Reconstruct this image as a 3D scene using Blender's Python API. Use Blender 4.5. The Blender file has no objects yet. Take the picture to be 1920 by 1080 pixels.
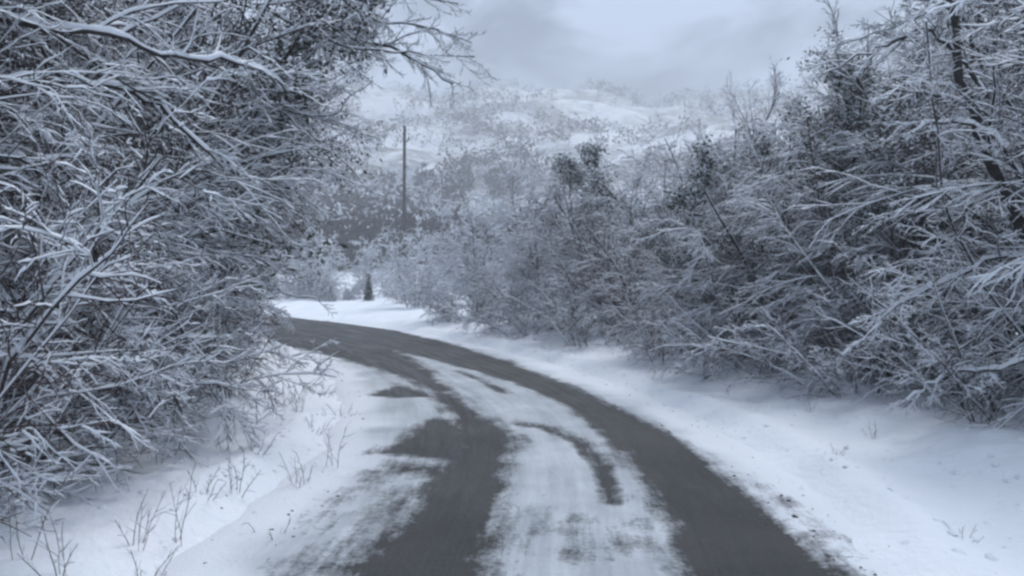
import bpy, math, random
import numpy as np
from mathutils import Vector, noise as mn

sc = bpy.context.scene
COL = sc.collection
# ------------------------------------------------------------------ camera
FPX, CAMH, HOR = 1507.0, 1.40, 515.0            # focal length in photo pixels, eye height, horizon row
cam_d = bpy.data.cameras.new('camera'); cam = bpy.data.objects.new('camera', cam_d); COL.objects.link(cam)
cam_d.sensor_width = 36; cam_d.lens = 36 * FPX / 1920
cam_d.clip_start = 0.05; cam_d.clip_end = 4000
cam.location = (0, 0, CAMH)
cam.rotation_euler = (math.radians(90) - math.atan((540 - HOR) / FPX), 0, 0)
sc.camera = cam
# ------------------------------------------------------------------ sky and light
SUN_EL, SUN_ROT = math.radians(58), math.radians(25)
w = bpy.data.worlds.new('World'); sc.world = w; w.use_nodes = True
nt = w.node_tree; nt.nodes.clear()
def N(nt, t, **k):
    n = nt.nodes.new(t)
    for a, b in k.items():
        if a in n.inputs.keys(): n.inputs[a].default_value = b
        else: setattr(n, a, b)
    return n
L = nt.links.new
sky = N(nt, 'ShaderNodeTexSky', sky_type='NISHITA', sun_disc=False, sun_elevation=SUN_EL, sun_rotation=SUN_ROT)
tc = N(nt, 'ShaderNodeTexCoord')
mp = N(nt, 'ShaderNodeMapping'); mp.inputs['Scale'].default_value = (1, 1, 1.9)
L(tc.outputs['Generated'], mp.inputs['Vector'])
cn = N(nt, 'ShaderNodeTexNoise', Scale=5.5, Detail=6.0, Roughness=0.55, Distortion=0.4)
L(mp.outputs[0], cn.inputs['Vector'])
cr = N(nt, 'ShaderNodeValToRGB')
cr.color_ramp.elements[0].position = 0.40; cr.color_ramp.elements[0].color = (0.9, 1.2, 1.75, 1)
cr.color_ramp.elements[1].position = 0.60; cr.color_ramp.elements[1].color = (4.0, 4.85, 6.35, 1)
L(cn.outputs['Fac'], cr.inputs['Fac'])
mx = N(nt, 'ShaderNodeMix', data_type='RGBA'); mx.inputs[0].default_value = 0.93
L(sky.outputs[0], mx.inputs[6]); L(cr.outputs[0], mx.inputs[7])
bg = N(nt, 'ShaderNodeBackground', Strength=0.10); L(mx.outputs[2], bg.inputs['Color'])
wo = N(nt, 'ShaderNodeOutputWorld'); L(bg.outputs[0], wo.inputs['Surface'])
sd = bpy.data.lights.new('sun', 'SUN'); so = bpy.data.objects.new('sun', sd); COL.objects.link(so)
sd.energy = 1.5; sd.angle = math.radians(25); sd.color = (0.97, 0.98, 1.0)
so.rotation_euler = (math.radians(90) - SUN_EL, 0, math.pi - SUN_ROT)
sc.view_settings.view_transform = 'Standard'; sc.view_settings.look = 'None'
sc.view_settings.gamma = 1; sc.view_settings.use_curve_mapping = False
sc.view_settings.exposure = 0.86
sc.render.engine = 'CYCLES'
sc.cycles.pixel_filter_type = 'BLACKMAN_HARRIS'; sc.cycles.filter_width = 2.7
sc.cycles.max_bounces = 6; sc.cycles.diffuse_bounces = 4; sc.cycles.glossy_bounces = 2
sc.cycles.transmission_bounces = 1; sc.cycles.volume_bounces = 1; sc.cycles.transparent_max_bounces = 4
sc.cycles.use_denoising = True
sc.cycles.volume_max_steps = 64

# ------------------------------------------------------------------ helpers
def PG(px, py, z=0.0):
    """photo pixel -> point of the ground plane z (camera model above)"""
    d = (CAMH - z) * FPX / (py - HOR)
    return np.array(((px - 960) / FPX * d, d))
def PD(px, py, d):
    """photo pixel at distance d -> point"""
    return np.array(((px - 960) / FPX * d, d, CAMH + (HOR - py) / FPX * d))

def mat(name):
    m = bpy.data.materials.new(name); m.use_nodes = True
    m.node_tree.nodes.clear(); o = m.node_tree.nodes.new('ShaderNodeOutputMaterial')
    b = m.node_tree.nodes.new('ShaderNodeBsdfPrincipled'); m.node_tree.links.new(b.outputs[0], o.inputs[0])
    return m, m.node_tree, b
def noisemat(name, c0, c1, scale, rough=0.9, bump=0.0, bscale=None, detail=4, coords='Object', spec=0.3, dist=0.02, perobj=0.0):
    m, t, b = mat(name)
    tcn = N(t, 'ShaderNodeTexCoord'); nn = N(t, 'ShaderNodeTexNoise', Scale=scale, Detail=detail, Roughness=0.6)
    t.links.new(tcn.outputs[coords], nn.inputs['Vector'])
    r = N(t, 'ShaderNodeValToRGB'); r.color_ramp.elements[0].position = 0.35; r.color_ramp.elements[1].position = 0.65
    r.color_ramp.elements[0].color = (*c0, 1); r.color_ramp.elements[1].color = (*c1, 1)
    t.links.new(nn.outputs['Fac'], r.inputs['Fac'])
    out = r.outputs[0]
    if perobj:
        oi = N(t, 'ShaderNodeObjectInfo'); hs = N(t, 'ShaderNodeHueSaturation')
        mr = N(t, 'ShaderNodeMapRange'); mr.inputs['To Min'].default_value = 1 - perobj; mr.inputs['To Max'].default_value = 1 + perobj
        t.links.new(oi.outputs['Random'], mr.inputs['Value']); t.links.new(mr.outputs[0], hs.inputs['Value'])
        t.links.new(out, hs.inputs['Color']); out = hs.outputs[0]
    t.links.new(out, b.inputs['Base Color'])
    b.inputs['Roughness'].default_value = rough; b.inputs['Specular IOR Level'].default_value = spec
    if bump:
        n2 = N(t, 'ShaderNodeTexNoise', Scale=bscale or scale * 3, Detail=5, Roughness=0.65)
        t.links.new(tcn.outputs[coords], n2.inputs['Vector'])
        bp = N(t, 'ShaderNodeBump', Strength=bump, Distance=dist)
        t.links.new(n2.outputs['Fac'], bp.inputs['Height']); t.links.new(bp.outputs[0], b.inputs['Normal'])
    return m

SNOWM = noisemat('snow_on_twigs', (0.70, 0.735, 0.78), (0.84, 0.87, 0.91), 2.2, 0.75)
BARK = noisemat('bark_grey_brown', (0.018, 0.016, 0.017), (0.058, 0.050, 0.050), 9.0, 0.9, perobj=0.3)
BARKR = noisemat('bark_reddish', (0.045, 0.027, 0.027), (0.105, 0.070, 0.070), 6.0, 0.9, perobj=0.2)
BARKD = noisemat('bark_dark_wet', (0.014, 0.013, 0.013), (0.04, 0.036, 0.033), 9.0, 0.8)
LEAF = noisemat('evergreen_leaf', (0.018, 0.030, 0.020), (0.055, 0.075, 0.045), 5.0, 0.6)
DEAD = noisemat('dead_leaf', (0.07, 0.055, 0.048), (0.16, 0.12, 0.10), 7.0, 0.9)
BROWN = noisemat('withered_leaf', (0.020, 0.016, 0.015), (0.055, 0.042, 0.038), 4.0, 0.85)
FARBARK = noisemat('far_wood_bark', (0.022, 0.023, 0.026), (0.050, 0.048, 0.048), 0.05, 0.9)

# snow of the ground: slightly lumpy, fine relief
def ground_snow():
    m, t, b = mat('ground_snow')
    tcn = N(t, 'ShaderNodeTexCoord')
    n1 = N(t, 'ShaderNodeTexNoise', Scale=0.9, Detail=6, Roughness=0.6); t.links.new(tcn.outputs['Object'], n1.inputs['Vector'])
    r = N(t, 'ShaderNodeValToRGB'); r.color_ramp.elements[0].position = 0.3; r.color_ramp.elements[1].position = 0.7
    r.color_ramp.elements[0].color = (0.80, 0.84, 0.89, 1); r.color_ramp.elements[1].color = (0.89, 0.91, 0.94, 1)
    t.links.new(n1.outputs['Fac'], r.inputs['Fac'])
    # far hillsides: scrub and hedge lines show through
    at = N(t, 'ShaderNodeAttribute', attribute_name='scrub'); 
    n3 = N(t, 'ShaderNodeTexNoise', Scale=0.22, Detail=8, Roughness=0.75); t.links.new(tcn.outputs['Object'], n3.inputs['Vector'])
    ad = N(t, 'ShaderNodeMath', operation='MULTIPLY_ADD'); ad.inputs[1].default_value = 1.0; ad.inputs[2].default_value = -0.5
    t.links.new(n3.outputs['Fac'], ad.inputs[0])
    a2 = N(t, 'ShaderNodeMath', operation='ADD'); t.links.new(ad.outputs[0], a2.inputs[0]); t.links.new(at.outputs['Fac'], a2.inputs[1])
    rr = N(t, 'ShaderNodeValToRGB'); rr.color_ramp.elements[0].position = 0.42; rr.color_ramp.elements[1].position = 0.62
    t.links.new(a2.outputs[0], rr.inputs['Fac'])
    mxn = N(t, 'ShaderNodeMix', data_type='RGBA'); t.links.new(rr.outputs[0], mxn.inputs[0])
    t.links.new(r.outputs[0], mxn.inputs[6]); mxn.inputs[7].default_value = (0.16, 0.17, 0.17, 1)
    t.links.new(mxn.outputs[2], b.inputs['Base Color'])
    b.inputs['Roughness'].default_value = 0.7; b.inputs['Specular IOR Level'].default_value = 0.25
    n2 = N(t, 'ShaderNodeTexNoise', Scale=14, Detail=6, Roughness=0.6); t.links.new(tcn.outputs['Object'], n2.inputs['Vector'])
    bp = N(t, 'ShaderNodeBump', Strength=0.8, Distance=0.03)
    t.links.new(n2.outputs['Fac'], bp.inputs['Height']); t.links.new(bp.outputs[0], b.inputs['Normal'])
    return m
GSNOW = ground_snow()

def road_mat():
    m, t, b = mat('wet_asphalt_with_snow'); K = t.links.new
    def ramp(src, p0, c0, p1, c1):
        r = N(t, 'ShaderNodeValToRGB'); r.color_ramp.elements[0].position = p0; r.color_ramp.elements[1].position = p1
        r.color_ramp.elements[0].color = c0; r.color_ramp.elements[1].color = c1; K(src, r.inputs['Fac']); return r.outputs[0]
    def noi(vec, sc_, det, ro, scale=None, dist=0):
        if scale:
            mm = N(t, 'ShaderNodeMapping'); mm.inputs['Scale'].default_value = scale; K(vec, mm.inputs['Vector']); vec = mm.outputs[0]
        n = N(t, 'ShaderNodeTexNoise', Scale=sc_, Detail=det, Roughness=ro, Distortion=dist); K(vec, n.inputs['Vector']); return n.outputs['Fac']
    def ma(src, k, c):
        n = N(t, 'ShaderNodeMath', operation='MULTIPLY_ADD'); K(src, n.inputs[0]); n.inputs[1].default_value = k
        if isinstance(c, float): n.inputs[2].default_value = c
        else: K(c, n.inputs[2])
        return n.outputs[0]
    tcn = N(t, 'ShaderNodeTexCoord').outputs['Object']; lane = N(t, 'ShaderNodeAttribute', attribute_name='lane').outputs['Vector']
    at = N(t, 'ShaderNodeAttribute', attribute_name='bare').outputs['Fac']
    blot = noi(tcn, 3.0, 7, 0.68, dist=0.3); streaks = noi(lane, 7.0, 6, 0.66, (1.0, 0.16, 1)); crumbs = noi(tcn, 34, 4, 0.65)
    v = ma(blot, 1.0, -0.5); v = ma(streaks, 1.1, ma(v, 1.0, -0.55)); v = ma(crumbs, 0.55, ma(v, 1.0, -0.275)); v = ma(at, 1.0, v)
    cov = ramp(v, 0.30, (0, 0, 0, 1), 0.70, (1, 1, 1, 1))
    big = noi(tcn, 1.3, 6, 0.6); long_ = noi(lane, 4.0, 7, 0.7, (1.6, 0.12, 1)); grit = noi(tcn, 150, 3, 0.75)
    snowc = ramp(ma(long_, 0.5, ma(big, 0.5, 0.0)), 0.38, (0.36, 0.39, 0.42, 1), 0.64, (0.66, 0.70, 0.73, 1))
    fr = N(t, 'ShaderNodeAttribute', attribute_name='fresh'); mf = N(t, 'ShaderNodeMix', data_type='RGBA')
    K(fr.outputs['Fac'], mf.inputs[0]); K(snowc, mf.inputs[6]); mf.inputs[7].default_value = (0.85, 0.88, 0.92, 1)
    asp = ramp(ma(long_, 0.6, ma(big, 0.4, 0.0)), 0.42, (0.017, 0.020, 0.021, 1), 0.58, (0.052, 0.050, 0.050, 1))
    asg = N(t, 'ShaderNodeMix', data_type='RGBA'); asg.blend_type = 'MULTIPLY'; asg.inputs[0].default_value = 0.8
    K(asp, asg.inputs[6]); K(ramp(grit, 0.35, (0.55, 0.55, 0.55, 1), 0.68, (1.5, 1.5, 1.5, 1)), asg.inputs[7])
    mxn = N(t, 'ShaderNodeMix', data_type='RGBA'); K(cov, mxn.inputs[0]); K(mf.outputs[2], mxn.inputs[6]); K(asg.outputs[2], mxn.inputs[7]); K(mxn.outputs[2], b.inputs['Base Color'])
    wet = ramp(long_, 0.40, (0.36, 0.36, 0.36, 1), 0.62, (0.72, 0.72, 0.72, 1)); mr = N(t, 'ShaderNodeMix', data_type='RGBA')
    K(cov, mr.inputs[0]); mr.inputs[6].default_value = (0.75, 0.75, 0.75, 1); K(wet, mr.inputs[7]); K(mr.outputs[2], b.inputs['Roughness'])
    b.inputs['Specular IOR Level'].default_value = 0.35
    h = ma(cov, -2.2, ma(grit, 0.5, ma(crumbs, 1.0, 0.0)))
    bp = N(t, 'ShaderNodeBump', Strength=0.8, Distance=0.014); K(h, bp.inputs['Height']); K(bp.outputs[0], b.inputs['Normal'])
    return m
ROADM = road_mat()

def mesh_np(name, V, Q, m, smooth=True, tris=None):
    """V (n,3) floats, Q (k,4) quads (+ tris (j,3))"""
    me = bpy.data.meshes.new(name)
    V = np.ascontiguousarray(V, dtype=np.float32)
    me.vertices.add(len(V)); me.vertices.foreach_set('co', V.ravel())
    nq = 0 if Q is None else len(Q); ntn = 0 if tris is None else len(tris)
    parts = []
    if nq: parts.append(np.asarray(Q, dtype=np.int32).ravel())
    if ntn: parts.append(np.asarray(tris, dtype=np.int32).ravel())
    idx = np.concatenate(parts)
    me.loops.add(len(idx)); me.loops.foreach_set('vertex_index', idx)
    me.polygons.add(nq + ntn)
    st = np.concatenate([np.arange(nq) * 4, nq * 4 + np.arange(ntn) * 3]).astype(np.int32)
    me.polygons.foreach_set('loop_start', st)
    me.polygons.foreach_set('use_smooth', np.full(nq + ntn, smooth))
    me.materials.append(m); me.update(calc_edges=True)
    return me
def link(name, me, parent=None, **props):
    o = bpy.data.objects.new(name, me); COL.objects.link(o)
    if parent is not None: o.parent = parent
    for k, v in props.items(): o[k] = v
    return o

# smooth value noise, vectorised
def vnoise(x, y, seed=0):
    xi = np.floor(x).astype(np.int64); yi = np.floor(y).astype(np.int64)
    fx = x - xi; fy = y - yi; fx = fx * fx * (3 - 2 * fx); fy = fy * fy * (3 - 2 * fy)
    def h(a, b):
        n = (a * 374761393 + b * 668265263 + seed * 1442695041) & 0xffffffff
        n = ((n ^ (n >> 13)) * 1274126177) & 0xffffffff
        return ((n ^ (n >> 16)) & 0xffff) / 65535.0
    return (h(xi, yi) * (1 - fx) + h(xi + 1, yi) * fx) * (1 - fy) + (h(xi, yi + 1) * (1 - fx) + h(xi + 1, yi + 1) * fx) * fy
def fbm(x, y, o=4, seed=0):
    s = 0; a = 0.5; t = 0
    for i in range(o):
        s = s + a * vnoise(x * 2 ** i, y * 2 ** i, seed + i); t += a; a *= 0.55
    return s / t
def sstep(a, b, x):
    t = np.clip((x - a) / (b - a), 0, 1); return t * t * (3 - 2 * t)

# ------------------------------------------------------------------ road centre line
CL = np.array([(-22, -60), (-13, -38), (-6, -18), (-2.2, -7), (-0.6, -1.5), (-0.05, 2), (0.10, 4), (0.20, 5.5), (0.12, 7.2), (-0.35, 9.8), (-1.6, 13.6),
               (-3.15, 17.0), (-5.6, 21.3), (-9.2, 26.2), (-14.5, 31.5), (-22, 36.5), (-32, 40.5), (-46, 43.5), (-66, 45), (-95, 45)], float)
def catmull(P, n=30):
    out = []
    for i in range(len(P) - 1):
        p0 = P[max(i - 1, 0)]; p1 = P[i]; p2 = P[i + 1]; p3 = P[min(i + 2, len(P) - 1)]
        for k in range(n):
            t = k / n
            out.append(0.5 * (2 * p1 + (p2 - p0) * t + (2 * p0 - 5 * p1 + 4 * p2 - p3) * t * t + (3 * p1 - p0 - 3 * p2 + p3) * t ** 3))
    out.append(P[-1]); return np.array(out)
CC = catmull(CL)
seg = np.r_[0, np.cumsum(np.linalg.norm(np.diff(CC, axis=0), axis=1))]
def resample(C, s, step):
    q = np.arange(0, s[-1], step); return np.c_[np.interp(q, s, C[:, 0]), np.interp(q, s, C[:, 1])], q
def signed_lat(X, Y):
    """signed distance to the centre line (+ right of travel), flat arrays, chunked"""
    C, q = resample(CC, seg, 0.4); T = np.gradient(C, axis=0); T /= np.linalg.norm(T, axis=1)[:, None]
    out = np.empty(len(X)); 
    for a in range(0, len(X), 20000):
        x = X[a:a + 20000]; y = Y[a:a + 20000]
        d2 = (x[:, None] - C[None, :, 0]) ** 2 + (y[:, None] - C[None, :, 1]) ** 2
        j = d2.argmin(1); dx = x - C[j, 0]; dy = y - C[j, 1]
        lat = dx * T[j, 1] - dy * T[j, 0]
        d = np.sqrt(d2[np.arange(len(x)), j])
        out[a:a + 20000] = np.where(d > 1.0, np.sign(lat) * np.maximum(np.abs(lat), d * 0.98), lat)
    return out
HALF = 1.62

# ------------------------------------------------------------------ terrain (one sheet, hills included)
def hill_z(x, y):
    r = np.sqrt(x * x + (y + 5) ** 2)
    ang = np.arctan2(x, y)
    k = 0.55 + 0.45 * np.cos(ang)                       # highest ahead
    base = 88 * np.clip((r - 62) / 318, 0, 3) ** 1.5 * (0.25 + 0.75 * k)
    base = np.where(base > 84, 84 + (base - 84) * 0.05, base)
    return base * (0.80 + 0.42 * fbm(x / 75, y / 75, 4, 5)) + sstep(70, 160, r) * (fbm(x / 28, y / 28, 3, 9) - 0.5) * 9
def terrain_z(x, y, lat):
    a = np.abs(lat)
    edge = sstep(HALF - 0.25, HALF + 0.55, a + (fbm(x * 2.2, y * 2.2, 3, 2) - 0.5) * 0.55)
    z = -0.05 + edge * 0.12
    right = lat > 0
    z = z + (0.05 + 0.05 * fbm(x * 1.5, y * 1.5, 2, 14)) * np.exp(-((a - HALF - 0.42) / 0.16) ** 2) * sstep(0.35, 0.6, fbm(x * 0.8, y * 0.8, 2, 15))
    z = z + np.where(right, 0.16, 0.22) * sstep(HALF + 0.2, HALF + 2.4, a)
    z = z + sstep(HALF + 0.1, HALF + 1.0, a) * ((fbm(x * 0.9, y * 0.9, 3, 3) - 0.5) * 0.20 + (fbm(x * 4, y * 4, 3, 4) - 0.5) * 0.09 + (fbm(x * 11, y * 11, 2, 6) - 0.5) * 0.025)
    z = z + np.where(right, 0.25, 0.5) * sstep(4, 14, a)
    return z + hill_z(x, y)
def axis(lo, hi, fine_lo, fine_hi, f, grow_):
    mid = list(np.arange(fine_lo, fine_hi, f)); s = f; up = []; v = mid[-1]
    while v < hi: s *= grow_; v += s; up.append(min(v, hi))
    s = f; dn = []; v = mid[0]
    while v > lo: s *= grow_; v -= s; dn.append(max(v, lo))
    return np.array(dn[::-1] + mid + up)
ax = axis(-470, 470, -5.5, 5.5, 0.085, 1.05); ay = axis(-200, 450, 2.8, 13, 0.085, 1.04)
GX, GY = np.meshgrid(ax, ay); fx, fy = GX.ravel(), GY.ravel()
latg = signed_lat(fx, fy); gz = terrain_z(fx, fy, latg)
nx, ny = len(ax), len(ay)
I = np.arange(nx * ny).reshape(ny, nx)
Q = np.stack([I[:-1, :-1], I[:-1, 1:], I[1:, 1:], I[1:, :-1]], -1).reshape(-1, 4)
me = mesh_np('snow_ground', np.c_[fx, fy, gz], Q, GSNOW)
rr_ = np.sqrt(fx ** 2 + fy ** 2)
scr = sstep(75, 130, rr_) * (fbm(fx / 34, fy / 22, 5, 21)) * 0.96
scr = np.where(rr_ > 75, scr, 0)
at_ = me.attributes.new('scrub', 'FLOAT', 'POINT'); at_.data.foreach_set('value', scr.astype(np.float32))
link('snow_covered_ground', me, kind='structure')

# ------------------------------------------------------------------ road sheet with its wheel tracks
def pts(*a): return np.array([PG(*p) for p in a])
TL = pts((560, 1200), (668, 1080), (752, 970), (812, 900), (846, 850), (850, 820), (840, 780), (800, 735), (750, 710), (675, 685), (610, 668), (560, 655), (470, 640), (430, 612),
         (560, 604), (640, 620), (700, 640), (762, 668), (795, 690), (830, 725), (880, 765), (935, 805), (980, 838), (955, 860), (952, 890), (942, 980), (915, 1080), (870, 1200))
TR = pts((1310, 1200), (1277, 1080), (1257, 1010), (1225, 940), (1180, 880), (1135, 825), (1060, 765), (960, 720), (840, 685), (760, 665), (640, 632), (480, 608), (460, 585),
         (600, 592), (680, 605), (760, 625), (860, 650), (960, 683), (1060, 722), (1160, 768), (1240, 808), (1294, 842), (1347, 888), (1417, 942), (1482, 990), (1541, 1033), (1596, 1080), (1700, 1190))
def poly_sd(px, py, P):
    """signed distance to a polygon, positive inside"""
    d = np.full(len(px), 1e9); ins = np.zeros(len(px), bool)
    for i in range(len(P)):
        a = P[i]; b = P[(i + 1) % len(P)]; e = b - a
        t = np.clip(((px - a[0]) * e[0] + (py - a[1]) * e[1]) / (e @ e), 0, 1)
        d = np.minimum(d, np.hypot(px - a[0] - t * e[0], py - a[1] - t * e[1]))
        c = ((a[1] > py) != (b[1] > py)) & (px < (b[0] - a[0]) * (py - a[1]) / (b[1] - a[1] + 1e-12) + a[0])
        ins ^= c
    return np.where(ins, d, -d)
Cr, q = resample(CC, seg, 0.045)
iy = (Cr[:, 1] > 2.2) & (Cr[:, 1] < 24)
far = np.arange(len(Cr)) % 12 == 0
Cr = Cr[iy | far]
T = np.gradient(Cr, axis=0); T /= np.linalg.norm(T, axis=1)[:, None]
us = np.linspace(-HALF - 0.25, HALF + 0.25, 66)
RX = Cr[:, 0][:, None] + T[:, 1][:, None] * us; RY = Cr[:, 1][:, None] - T[:, 0][:, None] * us
rx, ry = RX.ravel(), RY.ravel(); uu = np.tile(us, len(Cr))
def soft(d, w): return np.clip(0.5 + d / (2 * w), 0, 1)
bare = np.maximum(soft(poly_sd(rx, ry, TL) , 0.20), soft(poly_sd(rx, ry, TR), 0.15))
# generic tracks before and beyond the part the photo shows
gen = np.maximum(soft(0.36 - np.abs(uu + 0.80), 0.1), soft(0.36 - np.abs(uu - 0.85), 0.1))
wide = soft(1.45 - np.abs(uu), 0.1)
bare = np.where(ry < 3.0, gen, bare); bare = np.where(ry > 24, wide, bare)
def streak(pp, width, val, w=0.08):
    global bare
    P = pts(*pp); d = np.full(len(rx), 1e9)
    for a, b in zip(P[:-1], P[1:]):
        e = b - a; t = np.clip(((rx - a[0]) * e[0] + (ry - a[1]) * e[1]) / (e @ e), 0, 1)
        d = np.minimum(d, np.hypot(rx - a[0] - t * e[0], ry - a[1] - t * e[1]))
    bare = np.maximum(bare, val * soft(width - d, w))
streak([(1030, 812), (1085, 835), (1130, 880), (1143, 950)], 0.07, 0.95, 0.10)
streak([(970, 800), (1030, 808), (1080, 830)], 0.13, 0.72, 0.16)
streak([(860, 700), (910, 722), (950, 742)], 0.06, 0.85, 0.10)
streak([(1080, 1040), (1190, 1030)], 0.17, 0.58, 0.26); streak([(1090, 985), (1180, 990)], 0.10, 0.55, 0.2); streak([(1130, 880), (1140, 1060)], 0.03, 0.60, 0.12)
streak([(1020, 1000), (1120, 1015), (1200, 1000)], 0.22, 0.42, 0.25); streak([(980, 900), (990, 1060)], 0.10, 0.40, 0.2); streak([(1000, 960), (990, 1000), (980, 1060)], 0.05, 0.50, 0.14)
bare = np.maximum(bare, soft(poly_sd(rx, ry, pts((690, 745), (745, 724), (805, 738), (812, 748), (740, 750))), 0.16) * 0.95)
bare = np.maximum(bare, soft(poly_sd(rx, ry, pts((690, 856), (745, 830), (790, 792), (850, 788), (885, 850), (870, 880), (770, 862))), 0.14) * 0.92)
streak([(760, 885), (850, 900)], 0.16, 0.90, 0.26); streak([(750, 950), (690, 1080)], 0.20, 0.80, 0.34)
streak([(650, 920), (610, 1010)], 0.08, 0.62, 0.22); streak([(650, 1000), (560, 1090)], 0.12, 0.58, 0.24); streak([(700, 890), (680, 920)], 0.1, 0.66, 0.2)
streak([(1290, 828), (1500, 972), (1640, 1080)], 0.05, 0.50, 0.12); streak([(1480, 940), (1640, 1060)], 0.03, 0.55, 0.07)
z = -0.004 * 0 + 0.012 - 0.012 * (uu / HALF) ** 2 + (1 - np.clip(bare, 0, 1)) * 0.022 * (0.6 + 0.8 * fbm(rx * 5, ry * 5, 3, 7)) - 0.04 * sstep(HALF, HALF + 0.25, np.abs(uu))
nr, nc = len(Cr), len(us); I = np.arange(nr * nc).reshape(nr, nc)
Q = np.stack([I[:-1, :-1], I[:-1, 1:], I[1:, 1:], I[1:, :-1]], -1).reshape(-1, 4)
me = mesh_np('road', np.c_[rx, ry, z], Q, ROADM)
arc = np.repeat(np.r_[0, np.cumsum(np.linalg.norm(np.diff(Cr, axis=0), axis=1))], len(us))
at_ = me.attributes.new('lane', 'FLOAT_VECTOR', 'POINT'); at_.data.foreach_set('vector', np.c_[uu, arc, 0 * uu].astype(np.float32).ravel())
at_ = me.attributes.new('bare', 'FLOAT', 'POINT'); at_.data.foreach_set('value', bare.astype(np.float32))
fresh = sstep(1.05, 1.55, np.abs(uu) + 0.5 * (fbm(rx * 1.7, ry * 1.7, 3, 31) - 0.5))
at_ = me.attributes.new('fresh', 'FLOAT', 'POINT'); at_.data.foreach_set('value', fresh.astype(np.float32))
link('road', me, kind='structure')

# ------------------------------------------------------------------ branching plants
UP = np.array((0, 0, 1.0))
def nrm(v): return v / (np.linalg.norm(v, axis=-1, keepdims=True) + 1e-9)
def grow(S, D, Ln, R, K, wob, trop, rng, taper=0.55):
    """S,D (n,3) start/direction, Ln,R (n,) -> polylines P (n,K,3), radii (n,K)"""
    n = len(S); P = np.empty((n, K, 3)); P[:, 0] = S; d = nrm(D)
    st = (Ln / (K - 1))[:, None]
    for k in range(1, K):
        d = nrm(d + rng.normal(0, wob, (n, 3)) + trop * UP)
        P[:, k] = P[:, k - 1] + d * st
    t = np.linspace(0, 1, K)
    return P, R[:, None] * (1 - t * (1 - taper))[None, :]
def kids(P, R, m, t0, t1, ang, lr, ltot, rng, rr=0.62, flat=0.0, bias=None, tshrink=0.55):
    """m children per polyline"""
    n, K, _ = P.shape
    t = t0 + (t1 - t0) * (np.arange(m)[None, :] + rng.random((n, m))) / m
    f = t * (K - 1); i = np.minimum(f.astype(int), K - 2); u = (f - i)[..., None]
    ii = np.arange(n)[:, None]
    S = P[ii, i] * (1 - u) + P[ii, i + 1] * u
    D = nrm(P[ii, i + 1] - P[ii, i])
    Rr = R[ii, i] * rr
    rv = nrm(rng.normal(0, 1, (n, m, 3)) * np.array((1, 1, 1 - flat)))
    side = nrm(rv - (rv * D).sum(-1, keepdims=True) * D)
    a = ang * (0.7 + 0.6 * rng.random((n, m)))[..., None]
    d = D * np.cos(a) + side * np.sin(a)
    if bias is not None: d = nrm(d + np.array(bias))
    Ln = (ltot[:, None] * lr * (1 - tshrink * t) * (0.6 + 0.7 * rng.random((n, m))))
    return S.reshape(-1, 3), d.reshape(-1, 3), Ln.ravel(), Rr.ravel()
def tube(P, R, sides):
    n, K, _ = P.shape
    D = np.gradient(P, axis=1); D = nrm(D)
    s = nrm(np.cross(D, UP + np.array((0.013, 0.021, 0)))); v = np.cross(s, D)
    ph = 2 * np.pi * np.arange(sides) / sides - np.pi / 2
    V = P[:, :, None, :] + R[:, :, None, None] * (np.cos(ph)[None, None, :, None] * s[:, :, None] + np.sin(ph)[None, None, :, None] * v[:, :, None])
    I = np.arange(n * K * sides).reshape(n, K, sides); J = np.roll(I, -1, 2)
    Q = np.stack([I[:, :-1], J[:, :-1], J[:, 1:], I[:, 1:]], -1).reshape(-1, 4)
    return V.reshape(-1, 3), Q
def snowcap(P, R, h, rng, wf=0.45, cover=1.0, sides5=False):
    """ridge of snow lying along the upper side"""
    n, K, _ = P.shape
    D = nrm(np.gradient(P, axis=1)); hor = np.sqrt(np.clip(1 - D[..., 2] ** 2, 0, 1))
    s = nrm(np.cross(D, UP + np.array((0.013, 0.021, 0))))
    v = nrm(np.cross(s, D)); v = v * np.sign(v[..., 2:3] + 1e-6)
    k = sstep(0.18, 0.75, hor) * (0.25 + 1.25 * rng.random((n, K)) ** 1.3) * np.linspace(1.15, 0.55, K)
    if cover < 1: k = k * (rng.random((n, 1)) < cover)
    k[:, -1] *= 0.4
    hh = h * k; on = np.where(k > 0.08, 1.0, 0.0)
    wd = np.where(k > 0.08, R * 0.82 + wf * hh, R * 0.5)[..., None]; hh = hh[..., None]; r = R[..., None]
    if sides5:
        o = [(-1.0, 0.10, 0), (-0.72, 0.75, 0.7), (0, 1.0, 1.0), (0.72, 0.75, 0.7), (1.0, 0.10, 0)]
    else:
        o = [(-1.0, 0.05, 0.0), (0, 0.9, 1.0), (1.0, 0.05, 0.0)]
    V = np.stack([P + s * wd * a + v * r * b * on[..., None] + UP * hh * c for a, b, c in o], 2)
    m = len(o)
    I = np.arange(n * K * m).reshape(n, K, m)
    J = np.roll(I, -1, 2)
    Q = np.stack([I[:, :-1], J[:, :-1], J[:, 1:], I[:, 1:]], -1)
    Q = Q[:, :, :, :]
    keep = (on[:, :-1] + on[:, 1:]) > 0
    Q = Q[keep].reshape(-1, 4)
    return V.reshape(-1, 3), Q
def cat(parts):
    V = []; Q = []; o = 0
    for v, q in parts: V.append(v); Q.append(q + o); o += len(v)
    return np.concatenate(V), np.concatenate(Q)

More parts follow.
